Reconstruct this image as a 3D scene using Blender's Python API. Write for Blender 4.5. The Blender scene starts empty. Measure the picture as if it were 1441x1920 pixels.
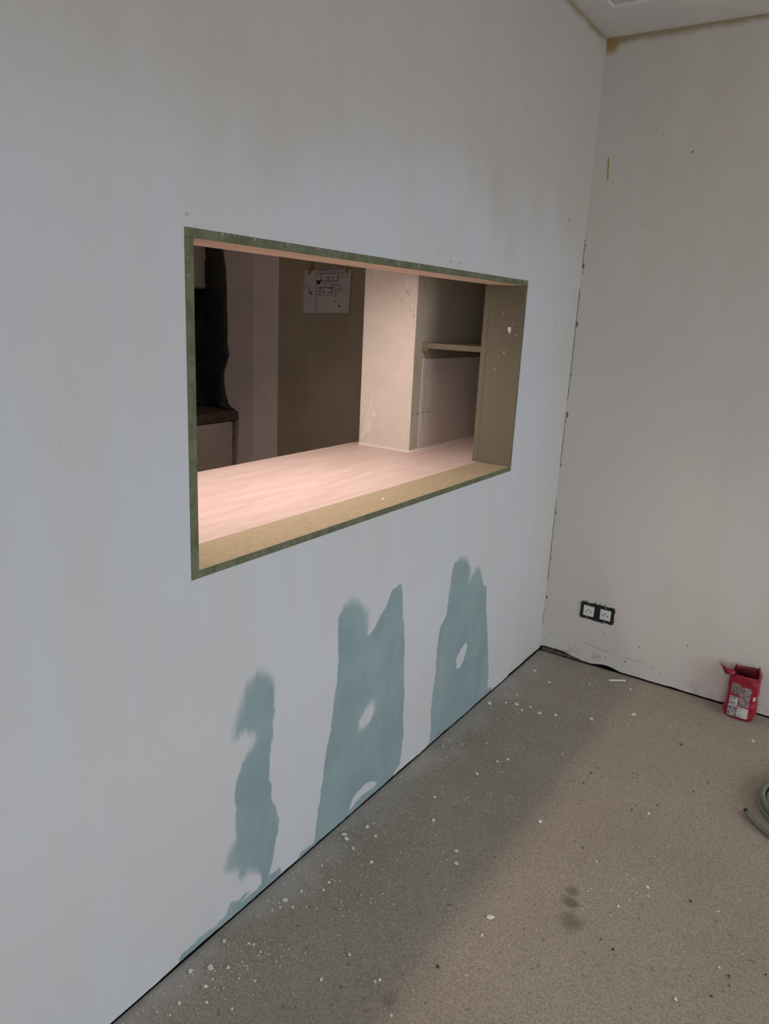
import bpy, bmesh, math, random
from mathutils import Vector, Matrix, noise
random.seed(7)
sc = bpy.context.scene
COL = sc.collection

# ------------------------------------------------------------------ camera
F_PX, YAW, PITCH, ROLL = 1389.826, 0.577527, 0.261514, 0.049442
CAM = Vector((1.05523, -2.93602, 1.4105))
fw = Vector((-math.sin(YAW)*math.cos(PITCH), math.cos(YAW)*math.cos(PITCH), -math.sin(PITCH)))
rt = fw.cross(Vector((0, 0, 1))).normalized()
up = rt.cross(fw)
r2 = rt*math.cos(ROLL) + up*math.sin(ROLL)
u2 = -rt*math.sin(ROLL) + up*math.cos(ROLL)
cd = bpy.data.cameras.new('camera')
cd.sensor_fit = 'VERTICAL'
cd.sensor_height = 36.0
cd.lens = F_PX/1920*36.0
cd.clip_start = 0.02
cam = bpy.data.objects.new('camera', cd)
COL.objects.link(cam)
M = Matrix((r2, u2, -fw)).transposed().to_4x4()
M.translation = CAM
cam.matrix_world = M
sc.camera = cam

# ------------------------------------------------------------------ world, daylight, exposure
sc.view_settings.view_transform = 'Standard'
sc.view_settings.look = 'None'
sc.view_settings.gamma = 1.0
sc.view_settings.use_curve_mapping = False
sc.view_settings.exposure = 0.0
try:
    sc.cycles.use_denoising = True
    sc.cycles.max_bounces = 6
    sc.cycles.diffuse_bounces = 4
    sc.cycles.use_adaptive_sampling = True
    sc.cycles.adaptive_threshold = 0.10
    sc.cycles.adaptive_min_samples = 16
    sc.cycles.caustics_reflective = False
    sc.cycles.caustics_refractive = False
except Exception:
    pass
w = bpy.data.worlds.new('overcast_sky')
sc.world = w
w.use_nodes = True
bg = w.node_tree.nodes['Background']
bg.inputs[0].default_value = (0.885, 0.935, 1.0, 1)       # even overcast sky
bg.inputs[1].default_value = 4.7

# room measures (metres): partition wall is x = 0, back wall is y = 0
HC = 2.4065            # ceiling border height
RX, RY = 3.70, -5.40   # right wall, front wall (behind the camera)
WT = 0.150             # partition thickness
KX = -2.44             # far kitchen wall
OY1, OY2, OZ1, OZ2 = -1.9966, -0.5034, 0.8865, 1.5394   # hatch opening
WIN = (-2.70, -0.45, 0.30, 2.25)      # window in the right wall: y0, y1, z0, z1
WINF = (1.50, 3.30, 0.30, 2.20)       # window in the front wall behind the viewer: x0, x1, z0, z1

# daylight comes in through the two windows: portals only guide the sampling of the sky
def portal(name, loc, rot, sx, sy):
    pl = bpy.data.lights.new(name, 'AREA')
    pl.shape = 'RECTANGLE'
    pl.size, pl.size_y = sx, sy
    pl.cycles.is_portal = True
    po = bpy.data.objects.new(name, pl)
    po.location = loc
    po.rotation_euler = rot
    COL.objects.link(po)
portal('window_portal', (RX+0.02, (WIN[0]+WIN[1])/2, (WIN[2]+WIN[3])/2), (0, math.radians(90), 0), WIN[3]-WIN[2], WIN[1]-WIN[0])
portal('window_portal', ((WINF[0]+WINF[1])/2, RY-0.02, (WINF[2]+WINF[3])/2), (math.radians(90), 0, 0), WINF[1]-WINF[0], WINF[3]-WINF[2])
# warm linear lamp under the kitchen soffit: x, y0, y1, z, width, watts (used by its builder below)
LAMP = (-0.354, -2.05, -0.80, 1.632, 0.08, 7.4)
LAMP_COL = (1.0, 0.76, 0.67)
LAMP_SPREAD = 150.0

# outlines measured on the partition wall (y, z) and debris on the floor (x, y, size)
PATCH_A = [(-1.7871, 0.6045), (-1.7616, 0.586), (-1.7501, 0.5564), (-1.751, 0.512), (-1.7483, 0.4825), (-1.7563, 0.4634), (-1.7537, 0.4335), (-1.7631, 0.4035), (-1.7649, 0.3636), (-1.7675, 0.3238), (-1.7579, 0.2887), (-1.7591, 0.2593), (-1.7455, 0.2269), (-1.7289, 0.1799), (-1.7324, 0.1443), (-1.7439, 0.1138), (-1.7489, 0.0725), (-1.759, 0.0538), (-1.7706, 0.0298), (-1.79, 0.0179), (-1.7941, 0.059), (-1.8094, 0.0791), (-1.8355, 0.0941), (-1.861, 0.0935), (-1.8752, 0.1005), (-1.8716, 0.1222), (-1.9163, 0.1532), (-1.9025, 0.182), (-1.8781, 0.2187), (-1.8813, 0.2615), (-1.8777, 0.288), (-1.8823, 0.3306), (-1.8773, 0.3671), (-1.867, 0.3894), (-1.8462, 0.4175), (-1.8288, 0.4309), (-1.8111, 0.4473), (-1.8183, 0.4648), (-1.8462, 0.4811), (-1.8666, 0.4828), (-1.8813, 0.4819), (-1.8798, 0.5107), (-1.8664, 0.5365), (-1.8528, 0.573), (-1.8359, 0.603), (-1.8118, 0.6117)]
STRIP_A = [(-2.0551, 0.0211), (-2.0233, 0.0251), (-1.9882, 0.0294), (-1.9613, 0.0246), (-1.9406, 0.0188), (-1.9335, 0.028), (-1.9146, 0.0261), (-1.8976, 0.0512), (-1.8757, 0.0413), (-1.8458, 0.0429), (-1.8305, 0.0382), (-1.8659, 0.0276), (-1.8149, 0.0248), (-1.7832, 0.0328), (-1.7616, 0.0353), (-1.7227, 0.0307), (-1.7164, -0.0008), (-1.7612, -0.0007), (-1.8356, -0.0037), (-1.9246, -0.0107), (-1.989, -0.0092), (-2.0537, -0.0023)]
STRIP_B = [(-1.7052, 0.0086), (-1.6642, 0.009), (-1.6345, 0.0215), (-1.5908, 0.014), (-1.5578, 0.0044), (-1.5442, -0.0236), (-1.6272, -0.016), (-1.6873, -0.012)]
PATCH_B = [(-1.5869, -0.0021), (-1.5801, 0.0618), (-1.5686, 0.1223), (-1.5536, 0.2068), (-1.5429, 0.2797), (-1.5267, 0.3298), (-1.5165, 0.4081), (-1.5054, 0.4664), (-1.5021, 0.5272), (-1.5072, 0.5902), (-1.5084, 0.6477), (-1.4885, 0.6711), (-1.4563, 0.6809), (-1.4269, 0.6719), (-1.3954, 0.6449), (-1.3749, 0.6133), (-1.3762, 0.5884), (-1.3706, 0.5545), (-1.3627, 0.5453), (-1.3378, 0.5625), (-1.3081, 0.5916), (-1.2824, 0.6095), (-1.2582, 0.6478), (-1.2252, 0.6579), (-1.2078, 0.6562), (-1.198, 0.6167), (-1.191, 0.5467), (-1.179, 0.5221), (-1.1683, 0.4415), (-1.1655, 0.3549), (-1.1539, 0.2772), (-1.1538, 0.2029), (-1.1434, 0.1375), (-1.1502, 0.0796), (-1.1579, 0.0294), (-1.1885, 0.0225), (-1.1977, -0.0111), (-1.2452, -0.0228), (-1.4035, -0.0117), (-1.4852, -0.0259)]
HOLE_B1 = [(-1.3305, 0.3292), (-1.3186, 0.3171), (-1.3218, 0.2872), (-1.3422, 0.2688), (-1.3684, 0.2605), (-1.39, 0.2674), (-1.397, 0.2946), (-1.3774, 0.3127), (-1.352, 0.3285)]
HOLE_B2 = [(-1.3095, 0.0548), (-1.2853, 0.0377), (-1.2961, 0.0288), (-1.3526, 0.035), (-1.3956, 0.0308), (-1.4161, 0.0213), (-1.427, 0.0277), (-1.4127, 0.0516), (-1.387, 0.0619), (-1.3439, 0.0666)]
PATCH_C = [(-1.0016, -0.0003), (-0.9686, 0.02), (-0.9645, 0.067), (-0.9732, 0.1356), (-0.9708, 0.2061), (-0.958, 0.2715), (-0.9624, 0.3583), (-0.9509, 0.4304), (-0.9125, 0.4631), (-0.9076, 0.5296), (-0.8982, 0.5941), (-0.8869, 0.6355), (-0.8437, 0.643), (-0.8041, 0.6331), (-0.767, 0.5967), (-0.7551, 0.5547), (-0.7657, 0.542), (-0.7434, 0.5515), (-0.7229, 0.5734), (-0.6986, 0.5749), (-0.6774, 0.5493), (-0.6519, 0.5019), (-0.6344, 0.4724), (-0.6311, 0.492), (-0.6195, 0.4763), (-0.6049, 0.3885), (-0.5783, 0.2945), (-0.5512, 0.1796), (-0.5325, 0.1006), (-0.5295, 0.0357), (-0.4888, 0.0203), (-0.4825, -0.0122), (-0.5831, -0.0234), (-0.6908, -0.0105), (-0.773, -0.016), (-0.8968, -0.0242)]
HOLE_C = [(-0.7514, 0.3091), (-0.7391, 0.284), (-0.7565, 0.2407), (-0.7851, 0.2187), (-0.8096, 0.2243), (-0.8156, 0.2635), (-0.789, 0.2942)]
FLAKES = [(0.501, -0.306, 0.014), (0.456, -1.104, 0.014), (0.495, -1.516, 0.0143), (0.504, -1.577, 0.0088), (0.525, -1.699, 0.0059), (0.377, -1.822, 0.007), (0.371, -1.831, 0.0058), (0.284, -1.807, 0.0085), (0.274, -1.897, 0.0081), (0.444, -1.878, 0.0067), (0.119, -0.515, 0.0162), (0.212, -0.521, 0.0179), (0.267, -0.496, 0.0139), (0.169, -0.501, 0.0101), (0.09, -0.45, 0.0145), (0.035, -0.573, 0.0162), (0.082, -0.53, 0.0102), (0.153, -0.543, 0.012), (0.224, -0.904, 0.0106), (0.247, -0.87, 0.0106), (0.2, -1.007, 0.012), (0.152, -1.194, 0.0097), (0.203, -1.288, 0.0108), (0.318, -1.361, 0.0088), (0.34, -1.403, 0.01), (0.068, -1.428, 0.0121), (0.034, -1.493, 0.0104), (0.05, -1.503, 0.0118), (0.087, -1.523, 0.0131), (0.108, -1.445, 0.0104), (0.157, -1.536, 0.0099), (0.06, -1.624, 0.0084), (0.111, -1.661, 0.0095), (0.116, -1.69, 0.0081), (0.058, -2.017, 0.0153), (0.03, -2.049, 0.0105), (0.09, -1.994, 0.0094), (0.061, -1.772, 0.0119), (0.03, -1.948, 0.0086), (0.086, -2.056, 0.0091), (0.071, -2.116, 0.0089), (0.115, -2.081, 0.0078), (0.08, -1.92, 0.0061), (0.092, -1.916, 0.0073), (0.118, -1.921, 0.006), (0.067, -1.797, 0.0065), (0.091, -1.779, 0.0078), (0.064, -0.208, 0.0156), (0.151, -0.268, 0.013), (0.288, -0.175, 0.013), (0.434, -0.114, 0.0107), (0.9, -0.22, 0.0133), (0.783, -1.178, 0.0083), (0.74, -1.288, 0.0067), (0.923, -1.479, 0.007), (0.644, -1.166, 0.0072), (0.383, -0.438, 0.0118), (0.38, -0.727, 0.0108), (0.706, -0.867, 0.008), (0.758, -1.255, 0.0068), (0.147, -0.828, 0.0092), (0.082, -0.884, 0.0073), (0.037, -0.939, 0.0072), (0.075, -1.727, 0.0067), (0.161, -1.984, 0.0058), (0.169, -2.061, 0.0055), (0.059, -1.816, 0.0065), (0.952, -1.154, 0.0067), (0.986, -1.333, 0.0061)]
DARK = [(0.493, -0.84, 0.0068), (0.986, -1.423, 0.0094), (1.008, -1.344, 0.006), (0.657, -0.88, 0.0081), (0.716, -0.809, 0.0081), (0.819, -0.585, 0.0069), (0.792, -0.668, 0.0067), (0.77, -1.429, 0.0087), (0.737, -1.419, 0.0063), (0.595, -1.135, 0.0074), (0.495, -0.774, 0.0087), (0.887, -1.159, 0.0082), (1.077, -1.289, 0.0073), (1.014, -1.371, 0.0048), (0.462, -1.715, 0.012), (0.696, -0.406, 0.0094), (0.504, -0.731, 0.0088)]

# ------------------------------------------------------------------ materials
def mat(name, col=(.5, .5, .5), rough=.8, metal=0.0, spec=None):
    m = bpy.data.materials.new(name)
    m.use_nodes = True
    b = m.node_tree.nodes['Principled BSDF']
    b.inputs['Base Color'].default_value = (*col, 1)
    b.inputs['Roughness'].default_value = rough
    b.inputs['Metallic'].default_value = metal
    if spec is not None:
        b.inputs['Specular IOR Level'].default_value = spec
    return m

class NG:
    """small helper to wire nodes"""
    def __init__(s, m):
        s.m, s.t = m, m.node_tree
        s.b = s.t.nodes['Principled BSDF']
        s.co = s.t.nodes.new('ShaderNodeTexCoord').outputs['Object']
    def n(s, kind, **kw):
        x = s.t.nodes.new(kind)
        for k, v in kw.items():
            setattr(x, k, v)
        return x
    def link(s, a, b): s.t.links.new(a, b)
    def mapping(s, scale=(1, 1, 1), loc=(0, 0, 0), rot=(0, 0, 0)):
        x = s.n('ShaderNodeMapping')
        x.inputs['Scale'].default_value = scale
        x.inputs['Location'].default_value = loc
        x.inputs['Rotation'].default_value = rot
        s.link(s.co, x.inputs[0])
        return x.outputs[0]
    def noise(s, scale, detail=4, rough=.55, vec=None, dist=0):
        x = s.n('ShaderNodeTexNoise')
        x.inputs['Scale'].default_value = scale
        x.inputs['Detail'].default_value = detail
        x.inputs['Roughness'].default_value = rough
        x.inputs['Distortion'].default_value = dist
        s.link(vec if vec is not None else s.co, x.inputs['Vector'])
        return x.outputs[0]
    def voronoi(s, scale, vec=None, feat='F1'):
        x = s.n('ShaderNodeTexVoronoi', feature=feat)
        x.inputs['Scale'].default_value = scale
        s.link(vec if vec is not None else s.co, x.inputs['Vector'])
        return x
    def rng(s, v, a, b, c=0., d=1., smooth=True):
        x = s.n('ShaderNodeMapRange')
        if smooth: x.interpolation_type = 'SMOOTHSTEP'
        for i, val in enumerate((a, b, c, d)):
            if hasattr(val, 'links'): s.link(val, x.inputs[1+i])
            else: x.inputs[1+i].default_value = val
        s.link(v, x.inputs[0])
        return x.outputs[0]
    def math(s, op, a, b=0.0, c=None):
        x = s.n('ShaderNodeMath', operation=op)
        for i, v in enumerate((a, b) if c is None else (a, b, c)):
            if hasattr(v, 'links'): s.link(v, x.inputs[i])
            else: x.inputs[i].default_value = v
        return x.outputs[0]
    def mix(s, f, a, b):
        x = s.n('ShaderNodeMix', data_type='RGBA')
        for k, v in ((0, f), (6, a), (7, b)):
            if hasattr(v, 'links'): s.link(v, x.inputs[k])
            elif k == 0: x.inputs[0].default_value = v
            else: x.inputs[k].default_value = (*v, 1)
        return x.outputs[2]
    def xyz(s):
        x = s.n('ShaderNodeSeparateXYZ'); s.link(s.co, x.inputs[0]); return x.outputs
    def attr(s, name):
        x = s.n('ShaderNodeAttribute', attribute_name=name); return x.outputs['Fac']
    def color(s, c): s.link(c, s.b.inputs['Base Color'])
    def bump(s, h, strength=.3, dist=.002):
        x = s.n('ShaderNodeBump')
        x.inputs['Strength'].default_value = strength
        x.inputs['Distance'].default_value = dist
        s.link(h, x.inputs['Height']); s.link(x.outputs[0], s.b.inputs['Normal'])

def wall_common(g, base, ochre, skim=None):
    """smeared filler on old paint: white skim, ochre old paint showing in soft vertical streaks"""
    X, Y, Z = g.xyz()
    big = g.noise(1.7, 5, .6, g.mapping((1, 1, .75)))
    streak = g.noise(3.0, 4, .6, g.mapping((2.2, 2.2, .35), (3, 1, 0)))
    m = g.math('ADD', g.math('MULTIPLY', big, .6), g.math('MULTIPLY', streak, .5))
    return X, Y, Z, m

def m_wall_left():
    m = mat('skimmed_plaster_partition', rough=.85)
    g = NG(m)
    X, Y, Z, b = wall_common(g, None, None)
    # the fresh skim coat reaches up to a slanting, uneven border; the older coat above is yellower, painted darker too for the weaker light up there
    line = g.math('SUBTRACT', Z, 1.70)
    line = g.math('ADD', line, g.math('MULTIPLY', g.math('SUBTRACT', g.noise(1.9, 4, .6, g.mapping((1, 1, .7))), .5), .55))
    upper = g.rng(line, -.10, .16)
    near_corner = g.rng(Y, -.42, -.02)
    oc = g.rng(b, .46, .66)
    c = g.mix(g.math('MULTIPLY', oc, .6), (.63, .655, .70), (.625, .612, .59))  # blue of the sky light is mixed into the lower skim colour
    c2 = g.mix(oc, (.575, .552, .525), (.55, .525, .478))
    c = g.mix(upper, c, c2)
    c = g.mix(g.math('MULTIPLY', near_corner, .6), c, (.615, .59, .54))
    # brown stain just below the ceiling border
    st = g.rng(g.math('ADD', Z, g.math('MULTIPLY', g.noise(14, 3), .035)), 2.395, 2.420)
    c = g.mix(g.math('MULTIPLY', st, .8), c, (.30, .22, .10))
    # fine scratches and specks
    sp = g.rng(g.noise(26, 3, .6, g.mapping((1.2, 1.2, .25))), .70, .80)
    c = g.mix(g.math('MULTIPLY', sp, .30), c, (.38, .36, .31))
    # bare green-blue plasterboard where the skim is missing (signed distance stored on the mesh)
    sd = g.attr('patch_distance'); fe = g.attr('patch_feather')
    wob = g.math('MULTIPLY', g.math('SUBTRACT', g.noise(34, 4, .65), .5), .016)
    brush = g.math('MULTIPLY', g.math('SUBTRACT', g.noise(60, 3, .6, g.mapping((1, 1, .12))), .5), fe)
    d = g.math('ADD', g.math('ADD', sd, wob), g.math('MULTIPLY', brush, 1.6))
    x = g.n('ShaderNodeMapRange'); x.interpolation_type = 'SMOOTHSTEP'
    g.link(d, x.inputs[0]); g.link(g.math('MULTIPLY', fe, -1.0), x.inputs[1]); g.link(fe, x.inputs[2])
    pm = x.outputs[0]
    teal = g.mix(g.rng(g.noise(7, 4, .6), .35, .7), (.255, .355, .375), (.305, .405, .42))
    teal = g.mix(g.math('MULTIPLY', g.rng(g.noise(4.0, 4, .6, g.mapping((1, 1.6, .5), (5, 2, 1))), .5, .68), .40), teal, (.40, .48, .48))
    c = g.mix(pm, c, teal)
    # plaster dirt at the foot
    ft = g.rng(g.math('ADD', Z, g.math('MULTIPLY', g.noise(9, 4), .05)), .065, .03)
    c = g.mix(g.math('MULTIPLY', ft, g.math('MULTIPLY', near_corner, .5)), c, (.36, .33, .29))
    g.color(c)
    g.bump(g.noise(9, 2, .5), .2, .004)
    return m

def m_wall_back():
    m = mat('old_painted_plaster', rough=.85)
    g = NG(m)
    X, Y, Z, b = wall_common(g, None, None)
    oc = g.rng(b, .45, .68)
    c = g.mix(oc, (.66, .625, .58), (.63, .59, .53))
    pk = g.rng(g.noise(1.3, 3, .5, g.mapping((1, 1, 1), (7, 3, 2))), .45, .65)
    c = g.mix(g.math('MULTIPLY', pk, .5), c, (.65, .60, .565))
    st = g.rng(g.math('ADD', Z, g.math('MULTIPLY', g.noise(14, 3), .035)), 2.393, 2.418)
    c = g.mix(g.math('MULTIPLY', st, .8), c, (.30, .21, .10))
    # old ochre blot under the corner
    dx = g.math('SUBTRACT', X, .016); dz = g.math('SUBTRACT', Z, 2.388)
    rr = g.math('SQRT', g.math('ADD', g.math('MULTIPLY', dx, dx), g.math('MULTIPLY', dz, dz)))
    bl = g.rng(g.math('ADD', rr, g.math('MULTIPLY', g.noise(20, 3), .03)), .062, .03)
    c = g.mix(bl, c, (.36, .25, .09))
    # faint rub marks
    sp = g.rng(g.noise(17, 4, .65, g.mapping((1, 1, .6), (1, 4, 0))), .66, .78)
    c = g.mix(g.math('MULTIPLY', sp, .30), c, (.33, .31, .28))
    # lighter band with a scarred edge where a skirting board used to be
    wz = g.math('ADD', Z, g.math('MULTIPLY', g.math('SUBTRACT', g.noise(6, 3), .5), .03))
    wz = g.math('ADD', wz, g.math('MULTIPLY', X, .045))
    band = g.rng(wz, .100, .096)
    c = g.mix(g.math('MULTIPLY', band, .22), c, (.69, .67, .65))
    edge = g.math('MULTIPLY', g.rng(wz, .092, .097), g.rng(wz, .103, .098))
    c = g.mix(g.math('MULTIPLY', edge, g.rng(g.noise(8, 3), .45, .62, 0, .6)), c, (.42, .39, .35))
    dirt = g.math('MULTIPLY', band, g.rng(g.noise(13, 4, .65), .52, .70))
    c = g.mix(g.math('MULTIPLY', dirt, .55), c, (.40, .36, .33))
    g.color(c)
    g.bump(g.noise(8, 2, .5), .2, .004)
    return m

def m_floor():
    m = mat('dusty_screed', rough=.95)
    g = NG(m)
    X, Y, Z = g.xyz()
    big = g.rng(g.noise(1.6, 5, .6), .35, .65)
    c = g.mix(big, (.38, .325, .258), (.425, .37, .297))
    fine = g.noise(210, 3, .7)
    c = g.mix(g.rng(fine, .38, .60), g.mix(.55, c, (.17, .15, .125)), c)
    med = g.noise(140, 2, .65)
    c = g.mix(g.math('MULTIPLY', g.rng(med, .56, .72), .28), c, (.15, .13, .11))
    c = g.mix(g.math('MULTIPLY', g.rng(med, .44, .28), .22), c, (.50, .46, .41))
    c = g.mix(g.math('MULTIPLY', g.rng(fine, .60, .78), .55), c, (.40, .36, .32))
    grit = g.rng(g.noise(55, 1, .6), .68, .75)
    c = g.mix(g.math('MULTIPLY', grit, .5), c, (.12, .10, .085))
    spk = g.voronoi(95)
    c = g.mix(g.math('MULTIPLY', g.rng(spk.outputs['Distance'], .12, .06), g.rng(g.noise(5, 3), .48, .62)), c, (.55, .52, .47))
    # pale plaster dust lying along the partition
    dust = g.rng(g.math('ADD', X, g.math('MULTIPLY', g.math('SUBTRACT', g.noise(7, 4, .6), .45), .30)), .13, .0)
    c = g.mix(g.math('MULTIPLY', dust, .7), c, (.46, .445, .42))
    # damp brown scuffs
    stn = g.math('MULTIPLY', g.math('SUBTRACT', g.noise(50, 3), .5), .03)
    for (sx, sy, r0, k) in ((.629, -1.309, .016, .6), (.636, -1.347, .020, .75), (.661, -1.406, .028, .55), (.42, -1.85, .018, .4)):
        dx = g.math('SUBTRACT', X, sx); dy = g.math('SUBTRACT', Y, sy)
        rr = g.math('SQRT', g.math('ADD', g.math('MULTIPLY', dx, dx), g.math('MULTIPLY', dy, dy)))
        rr = g.math('ADD', rr, stn)
        c = g.mix(g.math('MULTIPLY', g.rng(rr, r0*1.5, r0*.3), k*.9), c, (.085, .06, .047))
    g.color(c)
    g.bump(g.noise(110, 2, .65), .35, .003)
    return m

def m_noise(name, c1, c2, scale=6, rough=.8, lo=.35, hi=.65, stretch=(1, 1, 1), bump=.1, bd=.001, detail=4):
    m = mat(name, rough=rough)
    g = NG(m)
    n = g.noise(scale, detail, .6, g.mapping(stretch))
    g.color(g.mix(g.rng(n, lo, hi), c1, c2))
    if bump: g.bump(n, bump, bd)
    return m

def m_mdf_face():
    m = mat('moisture_board_face', rough=.75)
    g = NG(m)
    n = g.noise(90, 3, .7)
    c = g.mix(g.rng(n, .35, .65), (.37, .325, .205), (.43, .38, .25))
    c = g.mix(g.math('MULTIPLY', g.rng(g.noise(30, 3, .7), .62, .75), .35), c, (.42, .38, .31))
    g.color(c); g.bump(n, .15, .0005)
    return m

def m_mdf_edge():
    m = mat('moisture_board_cut_edge', rough=.85)
    g = NG(m)
    n = g.noise(28, 5, .7, g.mapping((1, 1, 1)), .6)
    c = g.mix(g.rng(n, .35, .62), (.105, .120, .062), (.180, .185, .115))
    c = g.mix(g.math('MULTIPLY', g.rng(g.noise(40, 3, .7, g.mapping((1, 1, 1), (4, 4, 4))), .62, .72), .6), c, (.36, .38, .32))
    g.color(c); g.bump(n, .3, .001)
    return m

def m_oak():
    m = mat('light_oak_laminate', rough=.55)
    g = NG(m)
    v = g.mapping((9, .9, 9))
    n = g.noise(3.0, 6, .62, v, 1.2)
    fine = g.noise(20, 4, .6, g.mapping((14, .5, 14)))
    c = g.mix(g.rng(n, .32, .68), (.61, .50, .455), (.71, .60, .56))
    c = g.mix(g.math('MULTIPLY', g.rng(fine, .55, .72), .35), c, (.46, .35, .30))
    knots = g.rng(g.noise(2.2, 3, .5, g.mapping((5, 1.2, 5), (2, 6, 1))), .66, .74)
    c = g.mix(g.math('MULTIPLY', knots, .45), c, (.45, .34, .29))
    # stave joints along the grain
    X, Y, Z = g.xyz()
    g.color(c); g.bump(fine, .08, .0005)
    return m

def m_pier():
    m = mat('filled_plasterboard', rough=.85)
    g = NG(m)
    n = g.noise(4.5, 5, .6)
    c = g.mix(g.rng(n, .35, .65), (.72, .66, .58), (.79, .73, .65))
    X, Y, Z = g.xyz()
    smear = g.math('MULTIPLY', g.rng(g.noise(30, 3, .7, g.mapping((1, 1, .6))), .62, .74), g.rng(Z, 1.18, 1.3))
    c = g.mix(g.math('MULTIPLY', smear, .35), c, (.30, .26, .21))
    g.color(c); g.bump(g.noise(30, 4), .15, .001)
    return m

MT = dict(
    wl=m_wall_left(), wb=m_wall_back(), floor=m_floor(),
    ceil=m_noise('ceiling_paint', (.60, .58, .56), (.65, .63, .61), 3, .9),
    border=m_noise('ceiling_border_paint', (.78, .76, .74), (.82, .80, .785), 4, .9),
    plain=m_noise('room_plaster', (.68, .67, .66), (.72, .71, .70), 2, .9),
    mdf=m_mdf_face(), mdfd=m_noise('darker_moisture_board', (.150, .135, .095), (.195, .175, .125), 190, .8, bump=.15, bd=.0005),  # mdfd: darker copy of the board tone, for side boards, shelf and battens
    splash=m_noise('plaster_smudge', (.30, .30, .26), (.38, .38, .34), 60, .95),
    mdfe=m_mdf_edge(), oak=m_oak(), pier=m_pier(),
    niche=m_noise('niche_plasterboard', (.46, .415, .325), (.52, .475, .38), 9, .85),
    panel=m_noise('grey_niche_board', (.56, .49, .42), (.61, .54, .47), 7, .8),
    cornerstrip=m_noise('corner_filler', (.40, .335, .245), (.47, .40, .305), 14, .9, stretch=(1, 1, .3)),
    kbrown=m_noise('buff_plasterboard', (.36, .305, .22), (.41, .355, .27), 3, .9),
    kmauve=m_noise('grey_primed_board', (.64, .58, .58), (.70, .63, .625), 3, .85),
    kmauve2=m_noise('light_grey_primed_board', (.74, .67, .67), (.80, .73, .72), 3, .85),
    kfloor=m_noise('kitchen_screed', (.17, .15, .13), (.22, .20, .17), 8, .9),
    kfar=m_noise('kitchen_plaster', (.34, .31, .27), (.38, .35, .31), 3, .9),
    cab=m_noise('cream_cabinet_front', (.66, .60, .54), (.70, .64, .58), 3, .5, bump=0),
    ktop=m_noise('dark_oak_worktop', (.10, .065, .045), (.15, .10, .07), 6, .5, stretch=(8, .7, 8)),
    black=m_noise('black_glass', (.006, .006, .006), (.010, .010, .010), 4, .45, bump=0),
    sheet=m_noise('dark_plastic_sheet', (.006, .0065, .0065), (.013, .014, .0135), 9, .55),
    dark=mat('dark_gap', (.012, .010, .009), .95),  # near-black stand-in for shade in gaps, slots and recesses
    hinge=m_noise('dull_steel', (.20, .19, .18), (.30, .29, .28), 40, .45),
    silicone=mat('white_silicone', (.88, .84, .78), .5),
    filler=m_noise('white_filler', (.80, .74, .70), (.86, .80, .76), 40, .9, bump=.3),
    tan=m_noise('raw_tan_board', (.76, .60, .47), (.82, .66, .53), 8, .7, stretch=(3, .6, 3)),
    paving=m_noise('grey_paving', (.24, .22, .19), (.30, .28, .25), 3, .9),
    tape=m_noise('ochre_masking_tape', (.30, .20, .035), (.36, .25, .05), 30, .7),
    pencil=mat('pencil_line', (.10, .09, .08), .9),
    blackpl=m_noise('black_plastic', (.006, .006, .006), (.012, .012, .012), 60, .5),
    whitepl=m_noise('white_plastic', (.70, .69, .66), (.74, .73, .70), 60, .4, bump=0),
    steel=mat('zinc_screw', (.45, .45, .44), .4, .8),
    hole=mat('socket_hole', (.01, .01, .01), .9),
    chip=m_noise('plaster_flake', (.74, .71, .66), (.84, .81, .76), 60, .95),
    darkchip=m_noise('dirt_crumb', (.05, .04, .033), (.09, .07, .058), 80, .95),
    redpl=m_noise('red_plastic_film', (.24, .010, .022), (.33, .016, .034), 14, .33, bump=.25, bd=.004),
    redin=m_noise('red_film_inside', (.14, .010, .015), (.20, .014, .02), 14, .45),
    hose=m_noise('grey_green_conduit', (.145, .165, .125), (.185, .205, .16), 20, .5),
    hoseend=mat('hose_cut_end', (.03, .03, .028), .9),
    rub=m_noise('faint_rub_mark', (.46, .435, .40), (.53, .505, .47), 90, .95),
    wallmark=m_noise('bare_dent', (.13, .12, .09), (.20, .185, .15), 90, .95),
    ochremark=m_noise('ochre_drip', (.33, .24, .05), (.40, .30, .08), 60, .8),
    edgefoot=m_noise('broken_screed_edge', (.10, .09, .08), (.17, .155, .14), 40, .95, bump=.6, bd=.004),
)

# ------------------------------------------------------------------ builders
def add_box(bm, x0, x1, y0, y1, z0, z1, mi=0):
    vs = [bm.verts.new((x, y, z)) for x in (x0, x1) for y in (y0, y1) for z in (z0, z1)]
    out = []
    for q in ((0, 1, 3, 2), (4, 6, 7, 5), (0, 4, 5, 1), (2, 3, 7, 6), (0, 2, 6, 4), (1, 5, 7, 3)):
        f = bm.faces.new([vs[i] for i in q]); f.material_index = mi; out.append(f)
    return out

def link(name, me, mats, parent=None, loc=None):
    for m in (mats if isinstance(mats, (list, tuple)) else [mats]):
        me.materials.append(m)
    o = bpy.data.objects.new(name, me)
    COL.objects.link(o)
    if loc is not None: o.location = loc
    if parent is not None: o.parent = parent
    return o

def obj(name, bm, mats, parent=None, bevel=0, smooth=False, segs=1):
    bmesh.ops.recalc_face_normals(bm, faces=bm.faces[:])
    if bevel:
        bmesh.ops.bevel(bm, geom=bm.edges[:], offset=bevel, segments=segs, profile=.5, affect='EDGES')
    me = bpy.data.meshes.new(name)
    bm.to_mesh(me); bm.free()
    if smooth:
        for p in me.polygons: p.use_smooth = True
    return link(name, me, mats, parent)

def boxobj(name, dims, m, parent=None, bevel=0, segs=1):
    bm = bmesh.new(); add_box(bm, *dims)
    return obj(name, bm, m, parent, bevel, segs=segs)

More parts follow.
